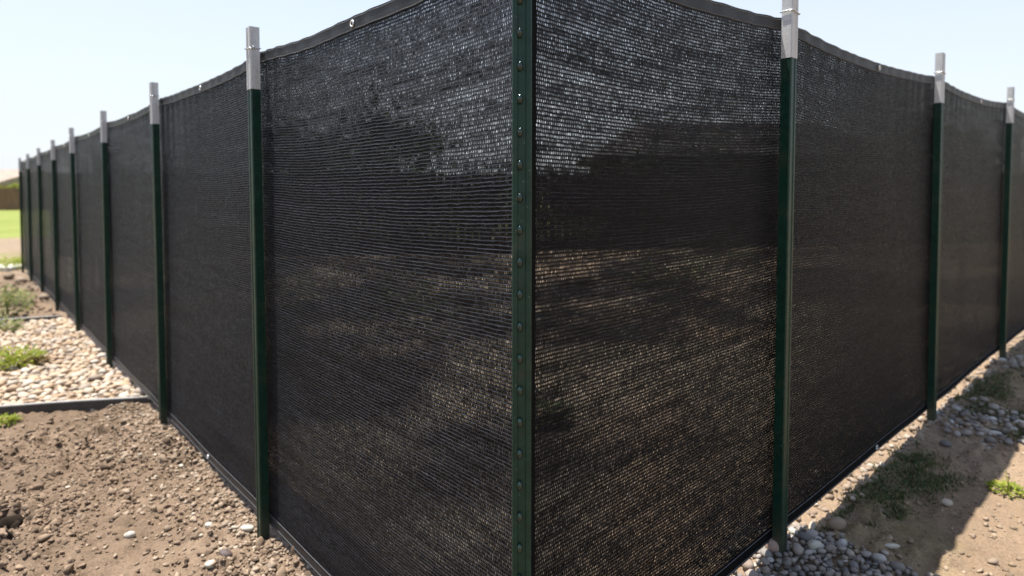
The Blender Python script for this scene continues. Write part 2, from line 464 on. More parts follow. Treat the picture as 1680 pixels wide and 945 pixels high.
fa = gm.attributes.new('dark_inside', 'FLOAT', 'POINT'); fa.data.foreach_set('value', cm.astype(np.float32))
ca = gm.color_attributes.new('zone', 'FLOAT_COLOR', 'POINT'); ca.data.foreach_set('color', zc.ravel())
tag(link('ground', gm, M_GROUND, None, True), kind='structure')

# ------------------------------------------------------------------ stones
import bmesh
def ico(sub):
    bm = bmesh.new(); bmesh.ops.create_icosphere(bm, subdivisions=sub, radius=1)
    V = np.array([v.co[:] for v in bm.verts]); Fq = np.array([[v.index for v in f.verts] for f in bm.faces]); bm.free()
    return V, Fq
I1, I2, I3 = ico(1), ico(2), ico(3)

def rock_verts(V, seed, rough=.2, facet=0.0):
    rs = np.random.RandomState(seed)
    d = np.ones(len(V))
    for k in range(5):
        w = rs.normal(size=3) * (1.2 + .6 * k); d += rough / (1 + .55 * k) * np.sin(V @ w + rs.uniform(0, 6.28))
    P = V * d[:, None]
    for k in range(int(facet)):
        nrm = rs.normal(size=3); nrm /= np.linalg.norm(nrm); lim = rs.uniform(.55, .85)
        q = P @ nrm; P = P - np.maximum(0, q - lim)[:, None] * nrm
    return P

def rock_mesh(name, seed, dims, rough=.16, facet=0, sub=2):
    V, Fq = (I2 if sub == 2 else I3)
    P = rock_verts(V, seed, rough, facet) * np.array(dims)
    me = npmesh(name, P, Fq)
    me.polygons.foreach_set('use_smooth', [True] * len(me.polygons))
    return me

def spread(name, pts, mat, seed0, rough, facet, base, label=None, smooth=True):
    """pts: list of (x,y,z,size,flat) ; one mesh of many stones nobody could count"""
    temps = [rock_verts(base[0], seed0 + i, rough, facet) for i in range(14)]
    n = len(pts); nv = len(base[0]); Vs = np.empty((n * nv, 3)); Fs = np.empty((n * len(base[1]), 3), np.int64)
    for i, (x, y, z, s, fl) in enumerate(pts):
        a = NR.uniform(0, 6.283); ca_, sa = math.cos(a), math.sin(a)
        P = temps[i % 14] * np.array([s, s * NR.uniform(.65, 1), s * fl])
        tx, ty = NR.uniform(-.25, .25, 2)
        P = np.stack([P[:, 0] * ca_ - P[:, 1] * sa, P[:, 0] * sa + P[:, 1] * ca_, P[:, 2] + tx * P[:, 0] + ty * P[:, 1]], 1)
        Vs[i * nv:(i + 1) * nv] = P + np.array([x, y, z]); Fs[i * len(base[1]):(i + 1) * len(base[1])] = base[1] + i * nv
    me = npmesh(name, Vs, Fs)
    o = link(name, me, mat, None, smooth)
    return tag(o, kind='stuff')

def project(x, y, z):
    d = np.array([x, y, z - CAMZ]); dep = d[1] * CP - d[2] * SP; up = d[1] * SP + d[2] * CP
    return 840 + F * d[0] / dep, PY - F * up / dep, dep

def visible(x, y, z):
    u, v, dep = project(x, y, z)
    if not (-5 < u < 1685 and -5 < v < 950): return False
    q = np.array([x, y]) - C0
    return q @ NL > -.02 or q @ NRM > -.02

# -- left: the cobble bed between the two edging strips
pts = []
for _ in range(42000):
    s = R.uniform(-.1, 4.2); off = R.uniform(-.07, 2.0)
    b = E1a + E1d * 0
    P = C0 + DL * (2.6 + s) + NL * off
    e1_ = (P - E1a) @ E1n; e2_ = (P - E2a) @ E2n
    if e1_ < .035 or e2_ > -.035: continue
    rad = R.choice((.018, .021, .024, .028, .032, .038))
    pts.append((P[0], P[1], rad))
kept = []; cell = {}
for x, y, r in pts:
    k = (int(x // .12), int(y // .12)); ok = True
    for i in (-1, 0, 1):
        for j in (-1, 0, 1):
            for (a, b, q) in cell.get((k[0] + i, k[1] + j), ()):
                if (a - x) ** 2 + (b - y) ** 2 < (.80 * (r + q) ) ** 2: ok = False; break
            if not ok: break
        if not ok: break
    if ok: cell.setdefault(k, []).append((x, y, r)); kept.append((x, y, r))
kz = ground_z(np.array([p[0] for p in kept]), np.array([p[1] for p in kept]))
kept = [(x, y, float(z) + r * R.uniform(.25, .5), r) for (x, y, r), z in zip(kept, kz)]
vis = sorted([k for k in kept if visible(k[0], k[1], k[2])], key=lambda k: -k[3] / k[1])
ind = set(vis[:290])
cob_meshes = [rock_mesh('river_cobble', 100 + i, (1, R.uniform(.68, .95), R.uniform(.5, .72)), .12, 0) for i in range(12)]
def put_stone(name, me, mat, x, y, z, r, label, cat, group=None):
    o = bpy.data.objects.new(name, me); COL.objects.link(o)
    if mat and not me.materials: me.materials.append(mat)
    o.location = (x, y, z); o.scale = (r, r, r); o.rotation_euler = (R.uniform(-.3, .3), R.uniform(-.3, .3), R.uniform(0, 6.28))
    return tag(o, label, cat, group)
for (x, y, z, r) in sorted(ind):
    put_stone('river_cobble', R.choice(cob_meshes), M_COB, x, y, z, r,
              'rounded cream or tan river cobble lying in the bed between two edging strips', 'stone', 'cobbles in the bed between the edging strips')
rest = [(x, y, z, r, R.uniform(.5, .7)) for (x, y, z, r) in kept if (x, y, z, r) not in ind]
under = []
for k in kept:
    for _ in range(1): under.append((k[0] + R.uniform(-.04, .04), k[1] + R.uniform(-.04, .04), k[2] - k[3] * .75, R.uniform(.014, .026), .65))
spread('cobbles', rest + under, M_COBS, 150, .12, 0, I2)

# -- left: clods and small stones of the dug bed
def in_soil(x, y):
    P = np.array([x, y]); return (P - C0) @ NL > .0 and (P - E1a) @ E1n < -.03
clods = []
while len(clods) < 10500:
    x, y = R.uniform(-3.6, -.35), R.uniform(1.75, 3.75)
    if not in_soil(x, y): continue
    dens = .05 + 1.15 * float(sstep(-.15, .5, fbm(np.array([x * 1.7 + 3]), np.array([y * 1.7]), 2, 61))[0])
    dlv = (np.array([x, y]) - C0) @ NL
    pit = math.exp(-((x - PITX) ** 2 + (y - PITY) ** 2) / .12)
    if R.random() > dens * .55 + pit + .55 * math.exp(-(dlv / .22) ** 2): continue
    s = min(.020, math.exp(R.gauss(-5.25, .50)))
    if pit > .5: s *= 1.3
    clods.append((x, y, s))
cz = ground_z(np.array([c[0] for c in clods]), np.array([c[1] for c in clods]))
spread('soil_clods', [(c[0], c[1], float(z) + c[2] * .15, c[2], R.uniform(.55, .95)) for c, z in zip(clods, cz)], M_CLOD, 200, .40, 5, I2, smooth=False)
far = []
while len(far) < 900:
    t, off = R.uniform(6.3, 10.5), R.uniform(0, 1.6)
    P = C0 + DL * t + NL * off
    if (P - E2a) @ E2n < .05: continue
    far.append((P[0], P[1], gz(P[0], P[1]) + .005, R.uniform(.008, .03), .7))
spread('soil_lumps', far, M_CLOD, 230, .22, 3, I1)

stone_meshes = [rock_mesh('field_stone', 300 + i, (1, R.uniform(.6, .9), R.uniform(.5, .75)), .26, 2 + i % 5) for i in range(10)]
cnt = 0; used = []
while cnt < 210:
    if cnt < 120:
        t, off = R.uniform(.75, 3.1), abs(R.gauss(.0, .16)) + .02
        P = C0 + DL * t + NL * off; x, y = P; r = R.choice((.006, .008, .009, .011, .013, .016, .020))
    else:
        x, y = R.uniform(-2.9, -.6), R.uniform(1.95, 3.6); r = R.choice((.006, .007, .008, .009, .011, .013))
    if not in_soil(x, y): continue
    z = gz(x, y) + r * .3
    if not visible(x, y, z): continue
    if any((a - x) ** 2 + (b - y) ** 2 < (q + r) ** 2 * .8 for a, b, q in used): continue
    used.append((x, y, r)); cnt += 1
    nearf = cnt <= 120
    put_stone('field_stone', R.choice(stone_meshes), M_SOS, x, y, z, r,
              'small tan stone in the gravelly soil along the foot of the left screen' if nearf else 'small pale stone scattered on the open brown soil bed',
              'stone', 'stones along the foot of the left screen' if nearf else 'stones scattered on the dug soil')
more = []
while len(more) < 1500:
    t, off = R.uniform(.4, 3.4), abs(R.gauss(.0, .17)) - .02
    P = C0 + DL * t + NL * off
    if (P - E1a) @ E1n > -.03: continue
    more.append((P[0], P[1], R.uniform(.004, .012)))
mz = ground_z(np.array([c[0] for c in more]), np.array([c[1] for c in more]))
spread('gravel', [(c[0], c[1], float(z) + c[2] * .3, c[2], .7) for c, z in zip(more, mz)], M_SOSS, 340, .28, 4, I2)

def special(u, v, r, dims, mat, name, label, seed, sink=.35, facet=0, dzz=0, rough=.10):
    x, y = px2g(u, v); me = rock_mesh(name, seed, dims, rough, facet, 3)
    o = put_stone(name, me, mat, x, y, gz(x, y) + r * dims[2] * (1 - sink) + dzz, r, label, 'stone'); o.rotation_euler = (0, 0, R.uniform(-.4, .4))
    return o
special(213, 884, .021, (1, .7, .62), M_WHITE, 'quartz_pebble', 'smooth white egg-shaped pebble alone on the brown soil bed', 401)
o = special(6, 872, .036, (1, .8, .9), M_DARKEARTH, 'earth_clod', 'dark clod of earth at the left edge of the soil bed', 431, .25, 5, 0, .42)
special(24, 884, .017, (1, .8, .9), M_DARKEARTH, 'earth_clod', 'small dark clod just right of the bigger dark clod', 433, .25, 4, 0, .42)['category'] = 'clod'
special(16, 900, .014, (1, .8, .9), M_DARKEARTH, 'earth_clod', 'small dark clod in front of the bigger dark clod', 434, .25, 4, 0, .42)['category'] = 'clod'
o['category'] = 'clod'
special(369, 917, .025, (1, .8, .75), M_DARKST, 'dark_rock', 'dark reddish brown rock among tan gravel near the fence foot', 402, .3, 2)
special(405, 872, .024, (1, .75, .6), M_WHITE, 'quartz_pebble', 'white stone leaning against the foot of the first left post', 403)
special(346, 935, .020, (1, .7, .6), M_WHITE, 'quartz_pebble', 'pale stone on soil just left of the dark reddish rock', 404)
special(343, 868, .015, (1, .7, .6), M_WHITE, 'quartz_pebble', 'small white stone in tan gravel above the dark reddish rock', 405)
special(34, 464, .075, (1, .8, .7), M_SOS, 'boulder', 'pale boulder at the foot of the last post of the left run', 406)
special(14, 456, .085, (1, .8, .6), M_SOS, 'boulder', 'pale flat boulder left of the last fence post beside the grass', 407)
special(73, 494, .06, (1, .8, .7), M_SOS, 'boulder', 'small pale boulder at the fence foot on the weedy soil', 408)

# -- right: pebble heaps at the foot of the posts
R1P = C0 + DR * SR[0]; R2P = C0 + DR * SR[1]
def heap_pts(center, rad, n, sizes, along=1.6):
    out = []; tries = 0; cell = {}
    while len(out) < n and tries < 60000:
        tries += 1
        a, o = R.gauss(0, rad * along), R.gauss(.12, rad)
        P = np.array(center) + DR * a + NRM * o
        if (P - C0) @ NRM < -.13: continue
        r = R.choice(sizes); k = (int(P[0] // .08), int(P[1] // .08)); ok = True
        for i in (-1, 0, 1):
            for j in (-1, 0, 1):
                for (x, y, q) in cell.get((k[0] + i, k[1] + j), ()):
                    if (x - P[0]) ** 2 + (y - P[1]) ** 2 < (.78 * (r + q)) ** 2: ok = False
        if ok: cell.setdefault(k, []).append((P[0], P[1], r)); out.append((P[0], P[1], r))
    return out
peb_meshes = [rock_mesh('river_pebble', 500 + i, (1, R.uniform(.68, .95), R.uniform(.5, .75)), .10, 0) for i in range(12)]
HC = np.array(px2g(1372, 952)); HC2 = np.array(px2g(1612, 694))
h1 = [q for q in heap_pts(HC - NRM * .12, .17, 900, (.009, .011, .013, .016, .019, .022), 1.25)
      if ((np.array(q[:2]) - HC) @ DR / .30) ** 2 + ((np.array(q[:2]) - HC) @ NRM / .30) ** 2 < 1 + .5 * R.random() and (np.array(q[:2]) - R1P) @ DR < .20 + .06 * R.random()]
def mound(x, y, c, h, w):
    return h * math.exp(-((x - c[0]) ** 2 + (y - c[1]) ** 2) / w ** 2)
h1 = [(x, y, gz(x, y) + mound(x, y, HC, .02, .25) + r * R.uniform(.2, .55), r) for x, y, r in h1]
v1 = sorted([k for k in h1 if visible(k[0], k[1], k[2])], key=lambda k: -k[3] / k[1])
i1 = set(v1[:230])
for (x, y, z, r) in sorted(i1):
    put_stone('river_pebble', R.choice(peb_meshes), M_PEB, x, y, z, r, 'smooth grey or buff pebble in the heap around the nearest right-run post', 'pebble', 'pebbles heaped at the nearest right post')
h2 = heap_pts(HC2 - NRM * .10, .10, 170, (.010, .013, .016, .02, .026), 1.3)
h2 = [(x, y, gz(x, y) + r * R.uniform(.2, .5), r) for x, y, r in h2]
v2 = sorted([k for k in h2 if visible(k[0], k[1], k[2])], key=lambda k: -k[3] / k[1])
i2 = set(v2[:60])
for (x, y, z, r) in sorted(i2):
    put_stone('river_pebble', R.choice(peb_meshes), M_PEB, x, y, z, r, 'grey white pebble in the patch around the second right-run post', 'pebble', 'pebbles around the second right post')
R3P = C0 + DR * SR[2]
h3 = [(x, y, gz(x, y) + r * .3, r) for x, y, r in heap_pts(R3P + NRM * .05, .10, 50, (.014, .02, .026))]
strip = []
for _ in range(900):
    t = R.uniform(.6, 6.6); P = C0 + DR * t + NRM * R.uniform(-.16, .05)
    strip.append((P[0], P[1], gz(P[0], P[1]) + .004, R.uniform(.006, .02)))
spread('pebbles', [(x, y, z, r, .65) for (x, y, z, r) in h1 + h2 + h3 if (x, y, z, r) not in i1 and (x, y, z, r) not in i2]
       + [(x, y, z - r * .8, r * .8, .7) for (x, y, z, r) in h1], M_PEBS, 540, .10, 0, I2)
spread('strip_gravel', [(x, y, z, r, .65) for (x, y, z, r) in strip], M_SOSS, 560, .12, 1, I2)
bits = []
while len(bits) < 4200:
    x, y = R.uniform(.7, 4.6), R.uniform(1.75, 6)
    if (np.array([x, y]) - C0) @ NRM < .05: continue
    bits.append((x, y, R.choice((.003, .004, .005, .006, .008, .012))))
bz = ground_z(np.array([c[0] for c in bits]), np.array([c[1] for c in bits]))
spread('dirt_crumbs', [(c[0], c[1], float(z) + c[2] * .2, c[2], .7) for c, z in zip(bits, bz)], M_CLODR, 580, .3, 4, I1)
special(1336, 916, .026, (1, .72, .7), M_WHITE, 'quartz_pebble', 'white rounded pebble on the grey heap beside the nearest right post', 411, .1, 0, .015)
special(1267, 920, .030, (.85, .75, .9), M_PINKST, 'reddish_pebble', 'reddish round stone against the foot of the nearest right post', 412, .2, 0, .012)
special(1462, 908, .026, (1, .35, .3), M_WHITE, 'quartz_pebble', 'thin white stone sliver on the far edge of the grey pebble heap', 413, .1, 0, .01)
special(1372, 875, .034, (1, .75, .7), M_SOS, 'round_stone', 'large tan stone at the back of the grey pebble heap', 414, .25, 0, .01)
special(1553, 828, .024, (1, .75, .6), M_SOS, 'round_stone', 'single buff stone at the edge of the shaded grass patch', 415)
special(1630, 925, .020, (1, .6, .4), M_SOS, 'flat_stone', 'flat pale stone on the sunlit dirt right of the shadow edge', 416)
special(1630, 712, .036, (1, .5, .4), M_WHITE, 'quartz_pebble', 'long white stone lying in the second pebble patch', 417)
special(1672, 702, .034, (1, .6, .6), M_WHITE, 'quartz_pebble', 'white stone beyond the second pebble patch near the grass', 418)

# ------------------------------------------------------------------ grass and weeds
def blades(pts, width=.0035, bend=.5):
    """pts: (x,y,z,height) -> one mesh of bent tapering blades"""
    V = []; Fq = []
    for (x, y, z, h) in pts:
        a = R.uniform(0, 6.283); dx, dy = math.cos(a), math.sin(a)
        lean = R.uniform(.15, 1.0) * bend * h; w = width * R.uniform(.7, 1.4)
        n = len(V)
        for t in (0, .4, .75):
            q = lean * t * t; ww = w * (1 - .75 * t)
            hz = h * (t - .25 * t * t * bend)
            V.append((x + dx * q - dy * ww, y + dy * q + dx * ww, z + hz)); V.append((x + dx * q + dy * ww, y + dy * q - dx * ww, z + hz))
        V.append((x + dx * lean, y + dy * lean, z + h * (1 - .3 * bend)))
        Fq += [(n, n + 1, n + 3, n + 2), (n + 2, n + 3, n + 5, n + 4), (n + 4, n + 5, n + 6)]
    return V, Fq
M_GRASS = mat_leaf('grass_blade', [(0, (.045, .075, .02)), (.4, (.075, .115, .030)), (.65, (.12, .135, .05)), (.8, (.22, .18, .10)), (1, (.28, .22, .13))])
M_LAWN = mat_leaf('lawn_blade', [(0, (.10, .17, .02)), (.6, (.15, .23, .03)), (1, (.22, .26, .06))])
M_WEED = mat_leaf('weed_leaf', [(0, (.15, .20, .02)), (.6, (.26, .31, .035)), (1, (.40, .38, .08))])
M_WISP = mat_leaf('wispy_leaf', [(0, (.13, .17, .07)), (.6, (.22, .26, .09)), (1, (.36, .33, .12))])
M_DRYLEAF = mat_leaf('dry_leaf', [(0, (.20, .13, .06)), (1, (.30, .22, .11))])
def patch_blades(u, v, n, ru, rv, h0, h1, pts):
    for _ in range(n):
        uu, vv = u + R.gauss(0, ru), v + R.gauss(0, rv)
        if vv < 330: continue
        x, y = px2g(uu, vv)
        if (np.array([x, y]) - C0) @ NRM < .03 and x > 0: continue
        pts.append((x, y, gz(x, y) - .004, R.uniform(h0, h1)))
gp = []
for (u, v, n, ru, rv, h0, h1_) in [(1440, 805, 1500, 62, 24, .006, .030), (1510, 795, 1200, 48, 20, .006, .032), (1395, 828, 600, 34, 14, .006, .026), (1475, 765, 500, 40, 12, .006, .03),
                            (1640, 676, 1100, 46, 9, .01, .034), (1620, 634, 900, 34, 12, .01, .034), (1580, 655, 400, 24, 10, .01, .034), (1680, 715, 250, 14, 8, .01, .035),
                            (1345, 838, 260, 22, 14, .006, .03), (1655, 690, 300, 16, 6, .01, .03), (1590, 612, 300, 16, 7, .01, .03)]:
    for k in range(16):      # a patch is many small uneven tufts
        q = R.random() ** 1.5 * 1.7
        patch_blades(u + R.gauss(0, ru), v + R.gauss(0, rv * .9), int(n / 16 * q * 2.8), ru * .30, rv * .34, h0, h1_ * (.6 + .5 * q), gp)
for k in range(46):          # and a few along the foot of the screen
    P = C0 + DR * R.uniform(.9, 5.2) + NRM * abs(R.gauss(.05, .05))
    for _ in range(R.randint(4, 16)):
        a, b = P[0] + R.gauss(0, .012), P[1] + R.gauss(0, .012); gp.append((a, b, gz(a, b) - .003, R.uniform(.01, .05)))
v_, f_ = blades(gp, .0026, .95); mb = MB(); mb.add(v_, f_)
tag(mb.build('grass', M_GRASS), kind='stuff')
# straw lying in the shaded dirt
st = []
for _ in range(520):
    u, v = (R.gauss(1460, 70), R.gauss(805, 35)) if _ % 2 else (R.gauss(1630, 40), R.gauss(665, 30))
    if v < 560: continue
    x, y = px2g(u, v)
    if (np.array([x, y]) - C0) @ NRM < .06: continue
    st.append((x, y, gz(x, y) + .003))
mb = MB()
for x, y, z in st:
    a = R.uniform(0, 6.28); L = R.uniform(.012, .05)
    mb.tube([(x, y, z), (x + math.cos(a) * L * .5, y + math.sin(a) * L * .5, z + R.uniform(.002, .012)), (x + math.cos(a + .3) * L, y + math.sin(a + .3) * L, z)], .0008, 4)
tag(mb.build('straw_litter', mat_simple('straw', (.30, .235, .14), .8)), kind='stuff')

def weed(u, v, hgt, nleaf, spread_r, mat, name, label, leafw=.010, tall=0):
    x, y = px2g(u, v); root = empty(name, (x, y, gz(x, y)), label, 'weed')
    mb = MB()
    for i in range(nleaf):
        a = R.uniform(0, 6.283); rr = spread_r * math.sqrt(R.random()); z0 = hgt * R.random() * (1 - .5 * rr / spread_r)
        c = Vector((math.cos(a) * rr, math.sin(a) * rr, z0)); 
        d = Vector((math.cos(a) * .8 + R.uniform(-.5, .5), math.sin(a) * .8 + R.uniform(-.5, .5), R.uniform(-.1, .9))).normalized()
        s = d.cross(Vector((R.uniform(-.4, .4), R.uniform(-.4, .4), 1))).normalized(); L = leafw * R.uniform(1.6, 3.2); w = leafw * R.uniform(.6, 1.1)
        upv = s.cross(d)
        mb.add([c, c + d * L * .45 + s * w * .5 + upv * L * .06, c + d * L - upv * L * .12, c + d * L * .45 - s * w * .5 + upv * L * .06], [(0, 1, 2, 3)])
    tag(mb.build('leaves', mat, root), kind='stuff')
    sb = MB()
    for i in range(max(5, nleaf // 40)):
        a = R.uniform(0, 6.283); rr = spread_r * .7 * R.random()
        sb.tube([(0, 0, -.01), (math.cos(a) * rr * .5, math.sin(a) * rr * .5, hgt * .4), (math.cos(a) * rr, math.sin(a) * rr, hgt * R.uniform(.5, 1))], [.003, .0022, .001], 4)
    sb.build('stems', mat, root)
    if tall:
        tb = MB()
        v_, f_ = blades([(R.uniform(-.01, .01), R.uniform(-.01, .01), 0, tall * R.uniform(.7, 1)) for _ in range(4)], .0028, .35)
        tb.add(v_, f_); tb.build('blade', mat, root)
    return root
weed(1652, 808, .03, 160, .055, M_WEED, 'weed', 'bright green weed with tall blades at the shadow edge on the right', .010, .10)
weed(22, 602, .15, 420, .17, M_WEED, 'weed', 'bright yellow green leafy clump growing in the cobble bed', .022)
weed(58, 600, .09, 160, .07, M_DRYLEAF, 'dry_weed', 'small brown dried weed beside the bright green clump', .018)
weed(12, 520, .36, 500, .20, M_WISP, 'wispy_weed', 'tall wispy grey green weed behind the far edging strip', .022, .45)
weed(28, 500, .22, 260, .16, M_WISP, 'wispy_weed', 'shorter yellowish wispy weed nearest the far fence posts', .020, .30)
weed(2, 545, .16, 260, .14, M_WISP, 'wispy_weed', 'grey green weed rooted in the cobbles by the far edging', .020)
weed(4, 700, .035, 200, .06, M_WEED, 'weed', 'small yellow green weed on the soil below the near edging', .012)
weed(2, 440, .18, 600, .55, M_WEED, 'weed', 'broad green weed patch beyond the pale boulders', .03)
for i, (x, y, h, r, nl, lf, lab) in enumerate([(-1.05, 6.2, .50, .40, 210, .045, 'loose green garden plant inside, seen through the left screen near the corner'),
                                       (-2.5, 6.9, .34, .30, 160, .04, 'low green garden plant inside, seen through the left screen at mid panel'),
                                       (.19, 3.3, .20, .10, 150, .03, 'small dark green garden plant inside, just right of the corner post'),
                                       (1.9, 7.6, .40, .45, 190, .05, 'leafy garden plant inside, seen through the right screen'),
                                       (3.3, 9.3, .45, .50, 190, .05, 'leafy garden plant inside, close to the back board fence')]):
    u, v, _ = project(x, y, gz(x, y)); o = weed(u, v, h, nl, r, M_GRASS, 'garden_plant', lab, lf); o['category'] = 'plant'

# ------------------------------------------------------------------ edging strips
def edging(a, d, length, hgt, label, wave):
    root = empty('garden_edging', (a[0], a[1], gz(*a)), label, 'edging')
    n = 40; mb = MB(); tb = MB(); pts = []
    nrm = np.array([d[1], -d[0]])
    for i in range(n + 1):
        t = length * i / n; o = wave * math.sin(t * 1.7 + .4) + wave * .4 * math.sin(t * 5.1)
        P = a + d * t + nrm * o; z = float(gbase(*P)) + hgt + .006 * math.sin(t * 2.3)
        pts.append((P[0] - a[0], P[1] - a[1], z - root.location.z))
    V = []
    for x, y, z in pts:
        for s in (-.006, .006):
            V.append((x + nrm[0] * s, y + nrm[1] * s, z)); V.append((x + nrm[0] * s, y + nrm[1] * s, z - .14))
    Fq = []
    for i in range(n):
        q = i * 4; w = q + 4
        Fq += [(q, w, w + 1, q + 1), (q + 3, w + 3, w + 2, q + 2), (q, q + 2, w + 2, w), (q + 1, w + 1, w + 3, q + 3)]
    Fq += [(0, 1, 3, 2), (n * 4, n * 4 + 2, n * 4 + 3, n * 4 + 1)]
    mb.add(V, Fq); mb.build('strip', M_EDGE, root)
    tb.tube([(x, y, z + .004) for x, y, z in pts], .0075, 8); tb.build('rim', M_EDGETOP, root, True)
edging(E1a - E1d * .02, E1d, 5.0, .045, 'dark edging strip with pale rim between brown soil and cobbles, nearer one', .012)
edging(E2a - E2d * .02, E2d, 5.0, .035, 'dark edging strip with pale rim between cobbles and weedy soil, farther one', .012)

# ------------------------------------------------------------------ fence posts
def arc_prof(w, d, t):
    """U channel, web in front (-y), open to the back; origin at the middle of the back"""
    o = [(-w/2, 0), (-w/2, -d + .004), (-w/2 + .0015, -d + .001), (-w/2 + .004, -d), (-w*.22, -d), (-w*.18, -d + .0022), (w*.18, -d + .0022), (w*.22, -d),
         (w/2 - .004, -d), (w/2 - .0015, -d + .001), (w/2, -d + .004), (w/2, 0)]
    i = [(w/2 - t, 0), (w/2 - t, -d + t + .002), (w/2 - t - .002, -d + t + .0005), (-w/2 + t + .002, -d + t + .0005), (-w/2 + t, -d + t + .002), (-w/2 + t, 0)]
    return o + i
def make_post(name, base, rz, z_top, z_trans, z_tie, label, studs=False, w=.042, d=.033, group='green steel posts of the screen fence'):
    root = empty(name, base, label, 'post', group, rz)
    zb = base[2]
    if not studs: root.rotation_euler.x, root.rotation_euler.y = R.uniform(-.004, .004), R.uniform(-.004, .004)
    z_top += R.uniform(-.007, .007)
    prof = arc_prof(w, d, .0035)
    mb = MB(); mb.prism(prof, -.35, z_trans - zb + .02); mb.build('shaft', M_GREEN, root)
    wide = [(x * 1.04, y * 1.04 if y < -.001 else y) for x, y in prof]
    sb = MB(); sb.prism(wide, z_trans - zb, z_top - zb); sb.build('steel_sleeve', M_STEEL, root)
    # wire tie holding the cloth
    tb = MB(); e = .0025
    z = z_tie - zb
    loop = [(-w*.54 - e, .004), (-w*.54 - e, -d*1.03 - e), (w*.54 + e, -d*1.03 - e), (w*.54 + e, .004)]
    pts = []
    for i in range(len(loop) - 1):
        a, b = loop[i], loop[i + 1]
        for k in range(6):
            t = k / 6; pts.append((a[0] + (b[0]-a[0])*t, a[1] + (b[1]-a[1])*t, z + .003 * math.sin(i * 2 + t * 3)))
    pts.append((loop[-1][0], loop[-1][1], z))
    tb.tube(pts, .0019, 6)
    tb.tube([(w*.54 + e, -d*.6, z), (w*.54 + .010, -d*.75, z + .004), (w*.54 + .015, -d*.9, z - .002)], .0016, 6)
    tb.build('wire_tie', M_WIRE, root, True)
    if studs:
        me = None
        V, Fq = I3
        z = .08
        base_me = npmesh('stud', V * np.array([.0055, .0085, .0105]) + np.array([0, 0, 0]), Fq)
        base_me.polygons.foreach_set('use_smooth', [True] * len(base_me.polygons)); base_me.materials.append(M_STUD)
        while z < z_trans - zb - .03:
            s = bpy.data.objects.new('stud', base_me); COL.objects.link(s); s.parent = root
            s.location = (-.0035, -d + .0012, z + STUD_OFF); s.rotation_euler = (R.uniform(.1, .2), 0, R.uniform(-.08, .08)); z += .0632
    return root
STUD_OFF = 0.0
rl = math.atan2(NL[0], -NL[1])     # rotation that turns local -y to the outward normal
def rot_for(n): return math.atan2(n[0], -n[1])
WORDS = ['first', 'second', 'third', 'fourth', 'fifth', 'sixth', 'seventh', 'eighth']
for i, s in enumerate(SL):
    P = C0 + DL * s + NL * .006
    lab = 'dark green post with pale steel top, %s from the corner along the left run' % WORDS[i]
    if i == 7: lab = 'last dark green post with pale steel top where the left run ends'
    make_post('fence_post', (P[0], P[1], gz(P[0], P[1]) if i else .0), rot_for(NL), 1.894 - .0065 * s, 1.671 - .0062 * s, 1.80 + .012 - .003 * s, lab)
for i, s in enumerate(SR):
    P = C0 + DR * s + NRM * .006
    lab = 'dark green post with pale steel top, %s from the corner along the right run' % WORDS[i]
    make_post('fence_post', (P[0], P[1], gz(P[0], P[1])), rot_for(NRM), 1.945 + .013 * s, 1.700 + .0125 * s, 1.838 + .0165 * s, lab)
corner = (C0[0] - .002, C0[1] - .010, gz(C0[0], C0[1]))
make_post('fence_post', corner, 0, 1.97, 1.76, 1.83, 'studded dark green corner post standing where the two black screens meet', True, .0385, .030)

